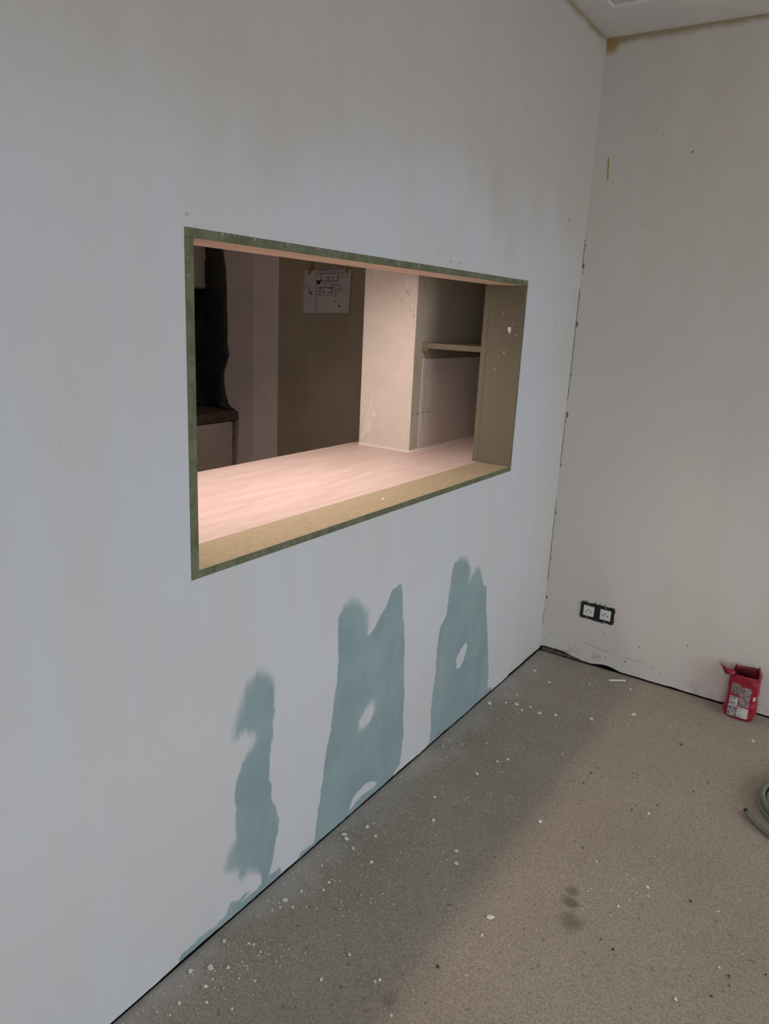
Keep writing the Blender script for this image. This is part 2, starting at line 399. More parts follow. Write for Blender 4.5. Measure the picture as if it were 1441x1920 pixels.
def tag(o, label=None, cat=None, group=None, kind=None):
    if label: o['label'] = label
    if cat: o['category'] = cat
    if group: o['group'] = group
    if kind: o['kind'] = kind
    return o

def thing(name, label, cat, group=None, loc=(0, 0, 0)):
    o = bpy.data.objects.new(name, None); COL.objects.link(o)
    o.empty_display_size = .05; o.location = loc
    return tag(o, label, cat, group)

def struct(o, label=None): return tag(o, label=label, kind='structure')

def nz(x, y=0., z=0.): return noise.noise(Vector((x, y, z)))

def blob(name, p, n, r, aspect, m, parent, seed, h=.0008, rot=None, lobes=9):
    """small flat irregular flake lying on a surface with normal n"""
    rnd = random.Random(seed)
    n = Vector(n); a = Vector((0, 0, 1)) if abs(n.z) < .5 else Vector((1, 0, 0))
    t = n.cross(a).normalized(); b = n.cross(t)
    if rot is not None:
        t, b = t*math.cos(rot)+b*math.sin(rot), -t*math.sin(rot)+b*math.cos(rot)
    bm = bmesh.new(); P = Vector(p); top = []; bot = []
    for i in range(lobes):
        an = 2*math.pi*i/lobes; k = r*(.65+.5*rnd.random())
        q = t*math.cos(an)*k*aspect + b*math.sin(an)*k
        bot.append(bm.verts.new(P+q)); top.append(bm.verts.new(P+q*.86+n*h*(.7+.6*rnd.random())))
    bm.faces.new(top)
    bm.faces.new(bot[::-1])
    for i in range(lobes):
        j = (i+1) % lobes
        bm.faces.new((bot[i], bot[j], top[j], top[i]))
    return obj(name, bm, m, parent)

def tube(bm, pts, r, seg=10, cap=True):
    rings = []
    prev = None
    for i, p in enumerate(pts):
        p = Vector(p)
        d = (Vector(pts[min(i+1, len(pts)-1)])-Vector(pts[max(i-1, 0)])).normalized()
        a = Vector((0, 0, 1)) if abs(d.z) < .9 else Vector((1, 0, 0))
        if prev is None: s = d.cross(a).normalized()
        else: s = (prev - d*prev.dot(d)).normalized()
        prev = s; t = d.cross(s)
        rings.append([bm.verts.new(p+(s*math.cos(2*math.pi*k/seg)+t*math.sin(2*math.pi*k/seg))*r) for k in range(seg)])
    for A, B in zip(rings, rings[1:]):
        for k in range(seg):
            bm.faces.new((A[k], A[(k+1) % seg], B[(k+1) % seg], B[k]))
    if cap:
        bm.faces.new(rings[0]); bm.faces.new(rings[-1])

# ------------------------------------------------------------------ setting: room
def sub(a, b, step):
    n = max(1, round((b-a)/step)); return [a+(b-a)*i/n for i in range(n+1)]
def lines(*segs):
    out = []
    for a, b, st in segs: out += [v for v in sub(a, b, st)]
    res = []
    for v in sorted(out):
        if not res or v-res[-1] > 1e-5: res.append(v)
    return res

# floor: gently uneven screed
fx = lines((-.0015, 0, .002), (0, 1.4, .04), (1.4, RX, .3)); fy = lines((RY, -3, .3), (-3, 0, .04), (0, .0015, .002))
V = [(x, y, .0012*nz(x*9, y*9)*(1 if 0 < x < 1.4 else 0) - .0012) for x in fx for y in fy]
ny = len(fy)
Fc = [(i*ny+j, (i+1)*ny+j, (i+1)*ny+j+1, i*ny+j+1) for i in range(len(fx)-1) for j in range(ny-1)]
me = bpy.data.meshes.new('floor'); me.from_pydata(V, [], Fc)
for p in me.polygons: p.use_smooth = True
struct(link('floor', me, MT['floor']), 'bare brown-grey screed floor dusted with plaster along the wall')

# partition wall with the hatch; signed distance to the bare plasterboard patches is stored per vertex
def seg_d(px, py, a, b):
    vx, vy = b[0]-a[0], b[1]-a[1]; wx, wy = px-a[0], py-a[1]
    t = max(0., min(1., (wx*vx+wy*vy)/(vx*vx+vy*vy+1e-12)))
    return math.hypot(wx-t*vx, wy-t*vy)
def sdf(px, py, poly):      # positive inside
    d = 9.; inside = False; n = len(poly)
    for i in range(n):
        a, b = poly[i], poly[(i+1) % n]
        d = min(d, seg_d(px, py, a, b))
        if (a[1] > py) != (b[1] > py) and px < (b[0]-a[0])*(py-a[1])/(b[1]-a[1])+a[0]: inside = not inside
    return d if inside else -d
def patch_sdf(y, z):
    if z > .78 or y < -2.15 or y > -.40: return -.2
    if y < -1.66: v = max(sdf(y, z, PATCH_A), sdf(y, z, STRIP_A), sdf(y, z, STRIP_B) if y > -1.75 else -.2)
    elif y < -1.06:
        v = max(sdf(y, z, PATCH_B), sdf(y, z, STRIP_B) if y < -1.5 else -.2)
        v = min(v, -sdf(y, z, HOLE_B1), -sdf(y, z, HOLE_B2))
    else: v = min(sdf(y, z, PATCH_C), -sdf(y, z, HOLE_C))
    return v
SOFT = [(-1.79, .61, .08), (-1.866, .54, .10), (-1.873, .486, .07), (-1.811, .45, .05), (-1.90, .17, .06), (-1.84, .10, .05),
        (-1.447, .678, .06), (-1.375, .62, .06), (-1.32, .335, .05), (-1.40, .25, .05), (-.812, .635, .05), (-.755, .555, .06), (-.74, .45, .05)]
def feather(y, z):
    f = .0025
    for a, b, r in SOFT:
        f = max(f, .022*math.exp(-((y-a)**2+(z-b)**2)/(r*r)))
    return f
gy = lines((RY, -2.15, .25), (-2.15, OY1, .01), (OY1, OY2, .0075), (OY2, -.40, .01), (-.40, 0, .025))
gz = lines((0, .72, .0075), (.72, OZ1, .04), (OZ1, OZ2, .1), (OZ2, HC+.06, .15))
V = []; ny = len(gz); SD = []; FE = []
for y in gy:
    for k, z in enumerate(gz):
        zz = z
        if k == 0: zz = .0078 + .0030*nz(y*11, 3.3) + .002*nz(y*47, 1.1) + (.004 if y > -.35 else 0)
        V.append((0, y, zz)); SD.append(patch_sdf(y, zz)); FE.append(feather(y, zz))
Fc = []
for i in range(len(gy)-1):
    for j in range(ny-1):
        yc, zc = (gy[i]+gy[i+1])/2, (gz[j]+gz[j+1])/2
        if OY1 < yc < OY2 and OZ1 < zc < OZ2: continue
        Fc.append((i*ny+j, (i+1)*ny+j, (i+1)*ny+j+1, i*ny+j+1))
nfront = len(V)
def quad(a, b, c, d):
    n = len(V); V.extend((a, b, c, d)); SD.extend([-.2]*4); FE.extend([.002]*4); Fc.append((n, n+1, n+2, n+3))
# back side (kitchen face), reveals, foot
for (y0, y1, z0, z1) in ((RY, OY1, .006, HC+.06), (OY2, 0, .006, HC+.06), (OY1, OY2, .006, OZ1), (OY1, OY2, OZ2, HC+.06)):
    quad((-WT, y0, z0), (-WT, y0, z1), (-WT, y1, z1), (-WT, y1, z0))
quad((0, OY1, OZ1), (-WT, OY1, OZ1), (-WT, OY2, OZ1), (0, OY2, OZ1)); quad((0, OY1, OZ2), (0, OY2, OZ2), (-WT, OY2, OZ2), (-WT, OY1, OZ2))
quad((0, OY1, OZ1), (0, OY1, OZ2), (-WT, OY1, OZ2), (-WT, OY1, OZ1)); quad((0, OY2, OZ1), (-WT, OY2, OZ1), (-WT, OY2, OZ2), (0, OY2, OZ2))
quad((-.0005, RY, .0165), (-WT, RY, .0165), (-WT, 0, .0165), (-.0005, 0, .0165))
me = bpy.data.meshes.new('wall_left'); me.from_pydata(V, [], Fc)
for nm, arr in (('patch_distance', SD), ('patch_feather', FE)):
    at = me.attributes.new(nm, 'FLOAT', 'POINT'); at.data.foreach_set('value', arr)
wl = struct(link('wall_left', me, MT['wl']), 'skimmed partition wall with serving hatch and bare grey-green plasterboard patches')
bm = bmesh.new(); add_box(bm, -.14, -.030, RY, 0, -.006, .0165); add_box(bm, -.14, .001, RY, .001, -.03, -.006)
obj('gap_shade_strip', bm, MT['dark'], wl)  # near-black strip added so the gap under the partition looks shaded

# back wall, ragged at its foot
bx = lines((0, .5, .0125), (.5, 1.2, .02), (1.2, RX, .3)); bz = lines((0, .12, .03), (.12, HC+.06, .25))
V = []; Fc = []; nb = len(bz)
def foot(x):
    f = .0075 + .0025*nz(x*15, 7.7) + .0015*nz(x*60, 2.)
    if x < .2: f += .018*min(1, (x+.03)/.05)*(1-max(0, x-.10)/.10) + .003*nz(x*40, 5)
    if .235 < x < .36: f += .009*math.sin((x-.235)/.125*math.pi)
    return max(.003, f)
for x in bx:
    for k, z in enumerate(bz): V.append((x, 0, foot(x) if k == 0 else z))
for i in range(len(bx)-1):
    for j in range(nb-1): Fc.append((i*nb+j, i*nb+j+1, (i+1)*nb+j+1, (i+1)*nb+j))
n = len(V); V += [(0, .12, .03), (RX, .12, .03), (RX, .12, HC+.06), (0, .12, HC+.06), (0, .0004, .03), (RX, .0004, .03)]
Fc += [(n, n+3, n+2, n+1), (n, n+1, n+5, n+4)]
me = bpy.data.meshes.new('wall_back'); me.from_pydata(V, [], Fc)
wb = struct(link('wall_back', me, MT['wb']), 'old cream-grey plaster wall with a scarred band above the floor')
bm = bmesh.new(); add_box(bm, 0, RX, .045, .11, -.006, .03); add_box(bm, 0, RX, -.001, .11, -.03, -.006)
obj('gap_shade_strip', bm, MT['dark'], wb)  # dark strip again, painting shade into the gap below the back wall
# broken lump of screed showing in the gap near the corner
bm = bmesh.new()
xs = [.004+.2*i/24 for i in range(25)]
A = [bm.verts.new((x, .012+.006*nz(x*50, 4), -.002)) for x in xs]
B = [bm.verts.new((x, .016+.006*nz(x*45, 9), .010+.005*nz(x*35, 2)-.006*max(0, (x-.12)/.08))) for x in xs]
Cc_ = [bm.verts.new((x, .044, .012)) for x in xs]
for i in range(24):
    bm.faces.new((A[i], A[i+1], B[i+1], B[i])); bm.faces.new((B[i], B[i+1], Cc_[i+1], Cc_[i]))
obj('broken_screed_edge', bm, MT['edgefoot'], wb)

# ceiling and its lower border strips
struct(boxobj('ceiling', (-.02, RX+.1, RY-.1, .12, HC+.010, HC+.15), MT['ceil']), 'dim white painted ceiling')
bm = bmesh.new()
L_ = [(0, RY), (.10, RY), (.10, -.255), (RX, -.255), (RX, 0), (0, 0)]
lo_ = [bm.verts.new((x, y, HC)) for x, y in L_]; hi_ = [bm.verts.new((x, y, HC+.0105)) for x, y in L_]
bm.faces.new(lo_[::-1]); bm.faces.new(hi_)
for i in range(6): bm.faces.new((lo_[i], lo_[(i+1) % 6], hi_[(i+1) % 6], hi_[i]))
struct(obj('trim_1', bm, MT['border']), 'flat ceiling border strip above the hatch wall and the back wall')

# right wall with the glazed opening, front wall
bm = bmesh.new()
y0, y1, z0, z1 = WIN
for b in ((RY, y0, -.01, HC+.06), (y1, .12, -.01, HC+.06), (y0, y1, -.01, z0), (y0, y1, z1, HC+.06)):
    add_box(bm, RX, RX+.2, *b)
struct(obj('wall_right', bm, MT['plain']), 'plaster wall with the garden window')
bm = bmesh.new()
for b in ((-.15, WINF[0], -.01, HC+.06), (WINF[1], RX+.2, -.01, HC+.06), (WINF[0], WINF[1], -.01, WINF[2]), (WINF[0], WINF[1], WINF[3], HC+.06)):
    add_box(bm, b[0], b[1], RY-.2, RY, b[2], b[3])
struct(obj('wall_front', bm, MT['plain']), 'plaster wall behind the viewer with a window')
bm = bmesh.new()
for b in ((WINF[0], WINF[0]+.05, WINF[2], WINF[3]), (WINF[1]-.05, WINF[1], WINF[2], WINF[3]), (WINF[0]+.05, WINF[1]-.05, WINF[2], WINF[2]+.05), (WINF[0]+.05, WINF[1]-.05, WINF[3]-.05, WINF[3])):
    add_box(bm, b[0], b[1], RY-.12, RY-.06, b[2], b[3])
wf = struct(obj('window_2', bm, MT['whitepl']), 'white window frame in the front wall')
boxobj('mullion', ((WINF[0]+WINF[1])/2-.03, (WINF[0]+WINF[1])/2+.03, RY-.12, RY-.06, WINF[2]+.05, WINF[3]-.05), MT['whitepl'], wf)
bm = bmesh.new(); t = .05
for b in ((y0, y0+t, z0, z1), (y1-t, y1, z0, z1), (y0+t, y1-t, z0, z0+t), (y0+t, y1-t, z1-t, z1)):
    add_box(bm, RX+.06, RX+.12, *b)
wi = struct(obj('window_1', bm, MT['whitepl']), 'white window frame in the right wall')
boxobj('mullion', (RX+.06, RX+.12, (y0+y1)/2-.03, (y0+y1)/2+.03, z0+t, z1-t), MT['whitepl'], wi)
struct(boxobj('terrace', (-6, RX+9, -14, 6, -.45, -.10), MT['paving']), 'paved ground outside the windows')

# ------------------------------------------------------------------ setting: kitchen behind the hatch
struct(boxobj('floor_kitchen', (KX, -.16, -3.2, 0, -.06, -.002), MT['kfloor']), 'dark screed floor of the kitchen')
struct(boxobj('ceiling_kitchen', (KX, -WT, -3.2, .0, HC, HC+.1), MT['kfar']), 'kitchen ceiling')
struct(boxobj('wall_kitchen_far', (KX-.1, KX, -3.3, .12, -.06, HC+.1), MT['kfar']), 'far kitchen wall behind the counter')
struct(boxobj('wall_kitchen_front', (KX, -WT, -3.3, -3.2, -.06, HC+.1), MT['kfar']), 'near end wall of the kitchen')
kb = struct(boxobj('wall_kitchen_back', (KX, -.0005, .012, .12, -.06, HC+.1), MT['dark']), 'kitchen end wall of buff and grey plasterboard')
for x0, x1, yo, m in ((KX, -1.739, -.001, 'kmauve'), (-1.736, -1.556, -.003, 'kmauve2'), (-1.555, -1.3775, .0, 'kbrown'), (-1.3762, -.66, .0, 'kbrown'), (-.6595, -WT-.0005, .0, 'niche')):
    boxobj('plasterboard', (x0, x1, yo, .0115, 0, HC), MT[m], kb, bevel=.0008)
struct(boxobj('ceiling_soffit', (-.66, -WT-.0005, -2.6, -.0005, 1.662, HC), MT['pier']), 'boxed soffit over the hatch worktop')
struct(boxobj('wall_base', (-.63, -WT-.001, -2.6, -.001, 0, .8655), MT['kfar']), 'boxed base below the hatch worktop')

# pier standing on the worktop
ZW = .9035
bm = bmesh.new(); add_box(bm, -.636, -.404, -.552, -.0005, ZW, 1.6618)
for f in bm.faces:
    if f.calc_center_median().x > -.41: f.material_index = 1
pier = struct(obj('wall_pier', bm, [MT['pier'], MT['niche']]), 'cream plasterboard pier standing on the oak worktop')
boxobj('corner_bead', (-.4095, -.4028, -.5535, -.5475, ZW, 1.661), MT['pier'], pier, bevel=.0015)
bm = bmesh.new(); add_box(bm, -.4042, -.4032, -.5465, -.497, ZW+.001, 1.66)
obj('corner_filler', bm, MT['cornerstrip'], pier)
bm = bmesh.new()
add_box(bm, -.636, -.4000, -.5570, -.552, ZW, ZW+.0055); add_box(bm, -.404, -.3970, -.552, -.02, ZW, ZW+.0052)
obj('silicone_joint', bm, MT['silicone'], pier)
# grey board fixed low on the niche side, pencil cross on it
nb_ = boxobj('niche_board', (-.404, -.4010, -.487, -.018, ZW+.003, 1.2525), MT['panel'], pier, bevel=.001)
bm = bmesh.new()
XP = -.4009
add_box(bm, XP, XP+.0003, -.489, -.405, 1.0490, 1.0504); add_box(bm, XP, XP+.0003, -.4620, -.4608, .985, 1.215)
add_box(bm, XP, XP+.0003, -.4285, -.4272, 1.040, 1.062); add_box(bm, XP, XP+.0003, -.47, -.425, 1.0625, 1.0635)
add_box(bm, -.4031, -.4028, -.545, -.49, 1.046, 1.0472)
obj('pencil_mark', bm, MT['pencil'], pier)
blob('screw_hole', (-.4030, -.503, 1.0475), (1, 0, 0), .003, 1, MT['hole'], pier, 5)
blob('nail_dent', (-.4009, -.275, 1.075), (1, 0, 0), .004, .7, MT['wallmark'], pier, 6)
# filler smears on the pier face
def strip_poly(name, pts, y, m, parent):
    bm = bmesh.new(); a = [bm.verts.new((x, y, z)) for x, z in pts]; b = [bm.verts.new((x, y+.0006, z)) for x, z in pts]
    bm.faces.new(a); n = len(pts)
    for i in range(n): bm.faces.new((a[i], a[(i+1) % n], b[(i+1) % n], b[i]))
    return obj(name, bm, m, parent)
strip_poly('filler_smear', [(-.628, .935), (-.620, .962), (-.606, 1.02), (-.590, 1.072), (-.580, 1.108), (-.576, 1.110), (-.580, 1.09), (-.590, 1.045), (-.600, 1.01), (-.606, .975), (-.612, .945), (-.622, .932)], -.5526, MT['filler'], pier)
strip_poly('filler_smear', [(-.610, .975), (-.600, 1.0), (-.586, 1.005), (-.577, .99), (-.580, .965), (-.592, .955), (-.606, .955)], -.5525, MT['filler'], pier)
strip_poly('filler_smear', [(-.588, 1.03), (-.578, 1.045), (-.566, 1.04), (-.562, 1.03), (-.570, 1.018), (-.582, 1.02)], -.5525, MT['filler'], pier)
strip_poly('filler_smear', [(-.455, 1.50), (-.462, 1.53), (-.466, 1.57), (-.406, 1.57), (-.406, 1.505), (-.412, 1.485), (-.425, 1.512), (-.436, 1.498)], -.5526, MT['filler'], pier)
strip_poly('filler_smear', [(-.426, 1.44), (-.421, 1.45), (-.419, 1.435), (-.424, 1.43)], -.5525, MT['filler'], pier)
for i in range(16):
    z = .93+.6*i/16; blob('rough_edge', (-.4045, -.5537, z), (.7, -.7, 0), .004+.003*random.random(), .5, MT['filler'], pier, 40+i, .0015)

# ------------------------------------------------------------------ hatch lining of moisture-resistant board
T = .0170
hf = thing('hatch_frame', 'green-edged moisture-resistant board lining of the serving hatch', 'hatch frame', loc=(0, OY1, OZ1))
def lining(name, y0, y1, z0, z1, depth, face='mdf'):
    bm = bmesh.new(); add_box(bm, -depth, .0012, y0, y1, z0, z1)
    bmesh.ops.bevel(bm, geom=bm.edges[:], offset=.0008, segments=1, affect='EDGES')
    for f in bm.faces:
        if f.calc_center_median().x > 0: f.material_index = 1
    o = obj(name, bm, [MT[face], MT['mdfe']], hf)
    o.location = -Vector(hf.location)
    return o
e = .0004
lining('head_board', OY1+e, OY2-e, OZ2-T, OZ2-e, .127, 'tan')
lining('sill_board', OY1+e, OY2-e, OZ1+e, OZ1+T, .1255)
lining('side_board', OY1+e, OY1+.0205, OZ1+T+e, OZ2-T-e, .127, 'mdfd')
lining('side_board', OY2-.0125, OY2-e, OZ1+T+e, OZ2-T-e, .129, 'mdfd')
# wider inner edge board behind the right-hand side board
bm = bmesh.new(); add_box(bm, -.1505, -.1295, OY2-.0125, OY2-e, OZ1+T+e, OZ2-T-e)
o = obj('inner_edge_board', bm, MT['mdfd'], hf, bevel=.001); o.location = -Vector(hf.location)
o = blob('filler_smear', (-.047, OY2-.0128, 1.375), (0, -1, 0), .012, .62, MT['filler'], hf, 3, .0006, .35); o.location = -Vector(hf.location)
for i, (x, z, r) in enumerate(((-.075, 1.43, .003), (-.02, 1.36, .0022), (-.06, 1.30, .003), (-.035, 1.40, .002), (-.09, 1.24, .0025))):
    o = blob('plaster_splash', (x, OY2-.0128, z), (0, -1, 0), r, .8, MT['filler'], hf, 60+i, .0003); o.location = -Vector(hf.location)
for i in range(26):      # ragged plaster lip around the lining
    y = OY1 + (OY2-OY1)*random.random()
    o = blob('plaster_splash', (.0012, y, OZ2-.001-.005*random.random()), (1, 0, 0), .0012+.0016*random.random(), 1.2, MT['splash'], hf, 100+i, .0004); o.location = -Vector(hf.location)

# worktop butting against the sill board
wt = tag(boxobj('worktop', (-.677, -.1262, -2.55, -.0012, .8658, ZW), MT['oak'], bevel=.0012),
         'light oak kitchen worktop lit by the warm lamp, behind the hatch sill', 'worktop')
tag(blob('plaster_flake', (-.058, -1.238, ZW+.0001), (0, 0, 1), .0065, 1.5, MT['chip'], None, 77, .0025, .5),
    'single white plaster flake lying on the hatch sill', 'plaster flake')

# shelf in the niche
sh = thing('niche_shelf', 'short shelf board on a slanted batten in the niche right of the pier', 'shelf', loc=(-.404, -.25, 1.292))
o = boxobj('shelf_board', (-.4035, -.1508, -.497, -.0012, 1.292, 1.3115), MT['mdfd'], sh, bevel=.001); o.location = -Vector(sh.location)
bm = bmesh.new()
pr = [(-.495, 1.2915), (-.495, 1.283), (-.464, 1.253), (-.02, 1.253), (-.02, 1.2915)]
a = [bm.verts.new((-.4035, y, z)) for y, z in pr]; b = [bm.verts.new((-.3800, y, z)) for y, z in pr]
bm.faces.new(a); bm.faces.new(b)
for i in range(5): bm.faces.new((a[i], a[(i+1) % 5], b[(i+1) % 5], b[i]))
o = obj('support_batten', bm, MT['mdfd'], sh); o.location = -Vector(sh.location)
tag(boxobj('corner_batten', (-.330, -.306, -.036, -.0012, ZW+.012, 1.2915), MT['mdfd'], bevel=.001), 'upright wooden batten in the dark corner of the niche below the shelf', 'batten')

# ------------------------------------------------------------------ lamp
lx, ly0, ly1, lz, lw, watts = LAMP
lf = thing('linear_lamp', 'linear lamp under the soffit above the oak worktop', 'lamp', loc=(lx, (ly0+ly1)/2, 1.662))
o = boxobj('housing', (lx-.04, lx+.04, ly0-.02, ly1+.02, lz+.006, 1.6618), MT['whitepl'], lf, bevel=.002); o.location = -Vector(lf.location)
o = boxobj('diffuser', (lx-lw/2, lx+lw/2, ly0, ly1, lz+.002, lz+.0058), MT['whitepl'], lf); o.location = -Vector(lf.location)
ld = bpy.data.lights.new('lamp_light', 'AREA'); ld.shape = 'RECTANGLE'; ld.size = lw; ld.size_y = ly1-ly0
ld.energy = watts; ld.spread = math.radians(LAMP_SPREAD); ld.color = LAMP_COL
lo = bpy.data.objects.new('lamp_light', ld); COL.objects.link(lo); lo.parent = lf
lo.location = Vector((lx, (ly0+ly1)/2, lz)) - Vector(lf.location)

# unseen fill lamp, added to brighten the far kitchen walls and the pier
cl = thing('added_fill_lamp', 'unseen round fill lamp added to brighten the kitchen', 'lamp', loc=(-1.75, -2.55, HC))
bm = bmesh.new(); bmesh.ops.create_cone(bm, cap_ends=True, segments=24, radius1=.09, radius2=.085, depth=.03, matrix=Matrix.Translation((0, 0, -.0155)))
obj('base', bm, MT['whitepl'], cl, smooth=False)
bm = bmesh.new(); bmesh.ops.create_uvsphere(bm, u_segments=20, v_segments=10, radius=.075, matrix=Matrix.Translation((0, 0, -.045)) @ Matrix.Scale(.35, 4, (0, 0, 1)))
obj('shade', bm, MT['whitepl'], cl, smooth=True)
kd = bpy.data.lights.new('added_fill_light', 'AREA'); kd.shape = 'DISK'; kd.size = .14; kd.energy = 9.0; kd.color = (1.0, .84, .74)
ko = bpy.data.objects.new('added_fill_light', kd); COL.objects.link(ko); ko.parent = cl; ko.location = (0, 0, -.076)

# ------------------------------------------------------------------ far kitchen furniture
tag(boxobj('counter_worktop', (KX+.001, -1.836, -2.6, -.006, .811, .861), MT['ktop'], bevel=.006, segs=2),
    'dark wooden counter top at the far left of the kitchen', 'worktop')
bc = thing('base_cabinet', 'cream base cabinet under the dark counter top', 'cabinet', loc=(-2.1, -.35, 0))
def kid(o, p): o.location = -Vector(p.location); return o
kid(boxobj('body', (KX+.002, -1.885, -.62, -.006, .08, .8105), MT['dark'], bc), bc)
kid(boxobj('plinth', (KX+.06, -1.92, -.62, -.006, 0, .0795), MT['dark'], bc), bc)
dr = kid(boxobj('door', (-1.8835, -1.853, -.615, -.034, .09, .803), MT['cab'], bc, bevel=.0015), bc)
bm = bmesh.new(); add_box(bm, -1.8840, -1.862, -.024, -.008, .745, .80)
kid(obj('filler_strip', bm, MT['hinge'], bc), bc)
bm = bmesh.new(); add_box(bm, -1.884, -1.858, -.028, -.009, .700, .722); add_box(bm, -1.884, -1.868, -.032, -.012, .655, .690)
kid(obj('hinge', bm, MT['hinge'], bc, bevel=.003), bc)
wc = thing('wall_cabinet', 'cream wall cabinet hanging at the far upper left, seen through the hatch', 'cabinet', loc=(-2.25, -.4, 1.5))
kid(boxobj('body', (KX+.002, -2.091, -.70, -.004, 1.506, 2.2), MT['cab'], wc), wc)
kid(boxobj('door', (-2.0895, -2.0705, -.695, -.0285, 1.502, 2.2), MT['cab'], wc, bevel=.001), wc)
kid(boxobj('end_strip', (-2.0895, -2.0700, -.0262, -.0045, 1.502, 2.2), MT['cab'], wc, bevel=.001), wc)
tag(boxobj('backsplash', (KX+.0005, KX+.010, -2.6, -.003, .8615, 1.5055), MT['black'], bevel=.001),
    'black glass backsplash between the counter and the wall cabinet', 'backsplash')
# black sheet hanging on the end wall, flaring over the counter
edge = [(-1.945, 1.70), (-1.935, 1.65), (-1.926, 1.606), (-1.920, 1.50), (-1.918, 1.40), (-1.914, 1.281), (-1.919, 1.225), (-1.903, 1.156), (-1.924, 1.112), (-1.945, 1.053), (-1.938, .967), (-1.914, .897), (-1.885, .872), (-1.850, .8635)]
def xe(z):
    for (a, za), (b, zb) in zip(edge, edge[1:]):
        if zb <= z <= za: return a+(b-a)*(za-z)/(za-zb)
    return edge[0][0] if z > edge[0][1] else edge[-1][0]
bm = bmesh.new(); NU, NV = 24, 60; G = []
for j in range(NV+1):
    z = .8635+(1.78-.8635)*j/NV; row = []
    for i in range(NU+1):
        u = i/NU; x0 = KX+.014; x1 = xe(z); x = x0+(x1-x0)*u
        if x < -2.068 and z > 1.49: xx = x
        y = -.010-.005*(1+math.sin(u*17+2.2*nz(z*2.5, u*2)))*(1-.75*(u > .97))-.012*math.exp(-(z-.86)/.05)*math.sin(u*9)**2 - .003*nz(u*9, z*11)
        row.append(bm.verts.new((x, min(y, -.004), z)))
    G.append(row)
for j in range(NV):
    for i in range(NU):
        zc = (G[j][i].co.z+G[j+1][i].co.z)/2; xc = G[j][i+1].co.x
        if xc < -2.055 and zc > 1.485: continue
        bm.faces.new((G[j][i], G[j][i+1], G[j+1][i+1], G[j+1][i]))
bmesh.ops.delete(bm, geom=[v for v in bm.verts if not v.link_faces], context='VERTS')
o = tag(obj('plastic_sheet', bm, MT['sheet'], smooth=True), 'dark crumpled sheet hanging on the end wall over the counter', 'sheet')
md = o.modifiers.new('thickness', 'SOLIDIFY'); md.thickness = .0012; md.offset = 1

# floor plan taped to the end wall
pm = mat('plan_paper', (.60, .55, .57), .9)
pt = thing('floor_plan', 'white paper with a black floor-plan drawing taped to the end wall', 'paper', loc=(-1.26, -.0035, 1.60))
PC = [(-1.397, 1.596), (-1.1055, 1.6015), (-1.1095, 1.4010), (-1.4005, 1.389)]     # TL TR BR BL
def pp(u, v, off=0.):
    x = (PC[0][0]*(1-u)+PC[1][0]*u)*(1-v)+(PC[3][0]*(1-u)+PC[2][0]*u)*v
    z = (PC[0][1]*(1-u)+PC[1][1]*u)*(1-v)+(PC[3][1]*(1-u)+PC[2][1]*u)*v
    y = -.0045-.006*v*v*(.4+.6*abs(u-.5))-off
    return (x, y, z)
bm = bmesh.new(); N = 14
G = [[bm.verts.new(pp(i/N, j/N)) for i in range(N+1)] for j in range(N+1)]
for j in range(N):
    for i in range(N): bm.faces.new((G[j][i], G[j][i+1], G[j+1][i+1], G[j+1][i]))
o = kid(obj('sheet', bm, pm, pt, smooth=True), pt); md = o.modifiers.new('thickness', 'SOLIDIFY'); md.thickness = .0004
bm = bmesh.new()
def ink(x0, y0, x1, y1):
    """rectangle of print given in drawing units (200..1200, 310..1225)"""
    f = lambda a, b: bm.verts.new(pp((a-200)/1000, (b-310)/915, .0007))
    n = max(1, int(abs(x1-x0)/80)); m_ = max(1, int(abs(y1-y0)/80))
    for i in range(n):
        for j in range(m_):
            a, b = x0+(x1-x0)*i/n, x0+(x1-x0)*(i+1)/n; c, d = y0+(y1-y0)*j/m_, y0+(y1-y0)*(j+1)/m_
            bm.faces.new((f(a, c), f(b, c), f(b, d), f(a, d)))
def H(x0, x1, y, t=7): ink(x0, y-t/2, x1, y+t/2)
def VV(x, y0, y1, t=8): ink(x-t/2, y0, x+t/2, y1)
H(500, 720, 330, 9); H(700, 980, 352, 7); H(480, 1050, 385, 10); VV(487, 385, 530); VV(592, 385, 530, 14); VV(735, 430, 545, 16); VV(835, 385, 545); VV(938, 420, 555, 14)
H(480, 720, 535, 12); H(730, 940, 548, 14); H(590, 720, 572, 8); H(660, 930, 470, 4); H(835, 940, 500, 4)
ink(492, 530, 588, 560); ink(500, 560, 575, 605); ink(565, 520, 600, 545)
H(730, 980, 610, 6); H(760, 1000, 640, 8); VV(487, 610, 830, 8); VV(580, 665, 830, 14); H(580, 730, 680, 14); H(730, 860, 685, 18); VV(822, 690, 810, 14); ink(790, 785, 825, 805)
H(480, 590, 825, 9); H(590, 920, 838, 6); VV(915, 750, 840, 8); H(860, 1020, 690, 7); H(860, 1040, 730, 11); H(860, 1130, 780, 6); ink(640, 740, 665, 785); ink(745, 765, 765, 795); ink(520, 680, 550, 700); ink(520, 745, 550, 760)
for k, L in enumerate((60, 40, 85, 45, 70, 60, 85, 50, 80, 70, 60)): H(475, 475+L, 890+k*27, 6)
H(470, 720, 1185, 4); H(960, 1150, 430, 4); H(1000, 1140, 455, 4); ink(985, 1040, 1010, 1090); H(1030, 1090, 1130, 4); ink(895, 950, 925, 975); VV(730, 980, 1010, 5)
for k in range(9): ink(262+k*16, 600+k*22+14*math.sin(k*2), 270+k*16, 640+k*22)
ink(345, 765, 380, 800); ink(395, 770, 412, 830)
kid(obj('plan_print', bm, mat('printer_ink', (.02, .018, .018), .8), pt), pt)['kind'] = 'stuff'
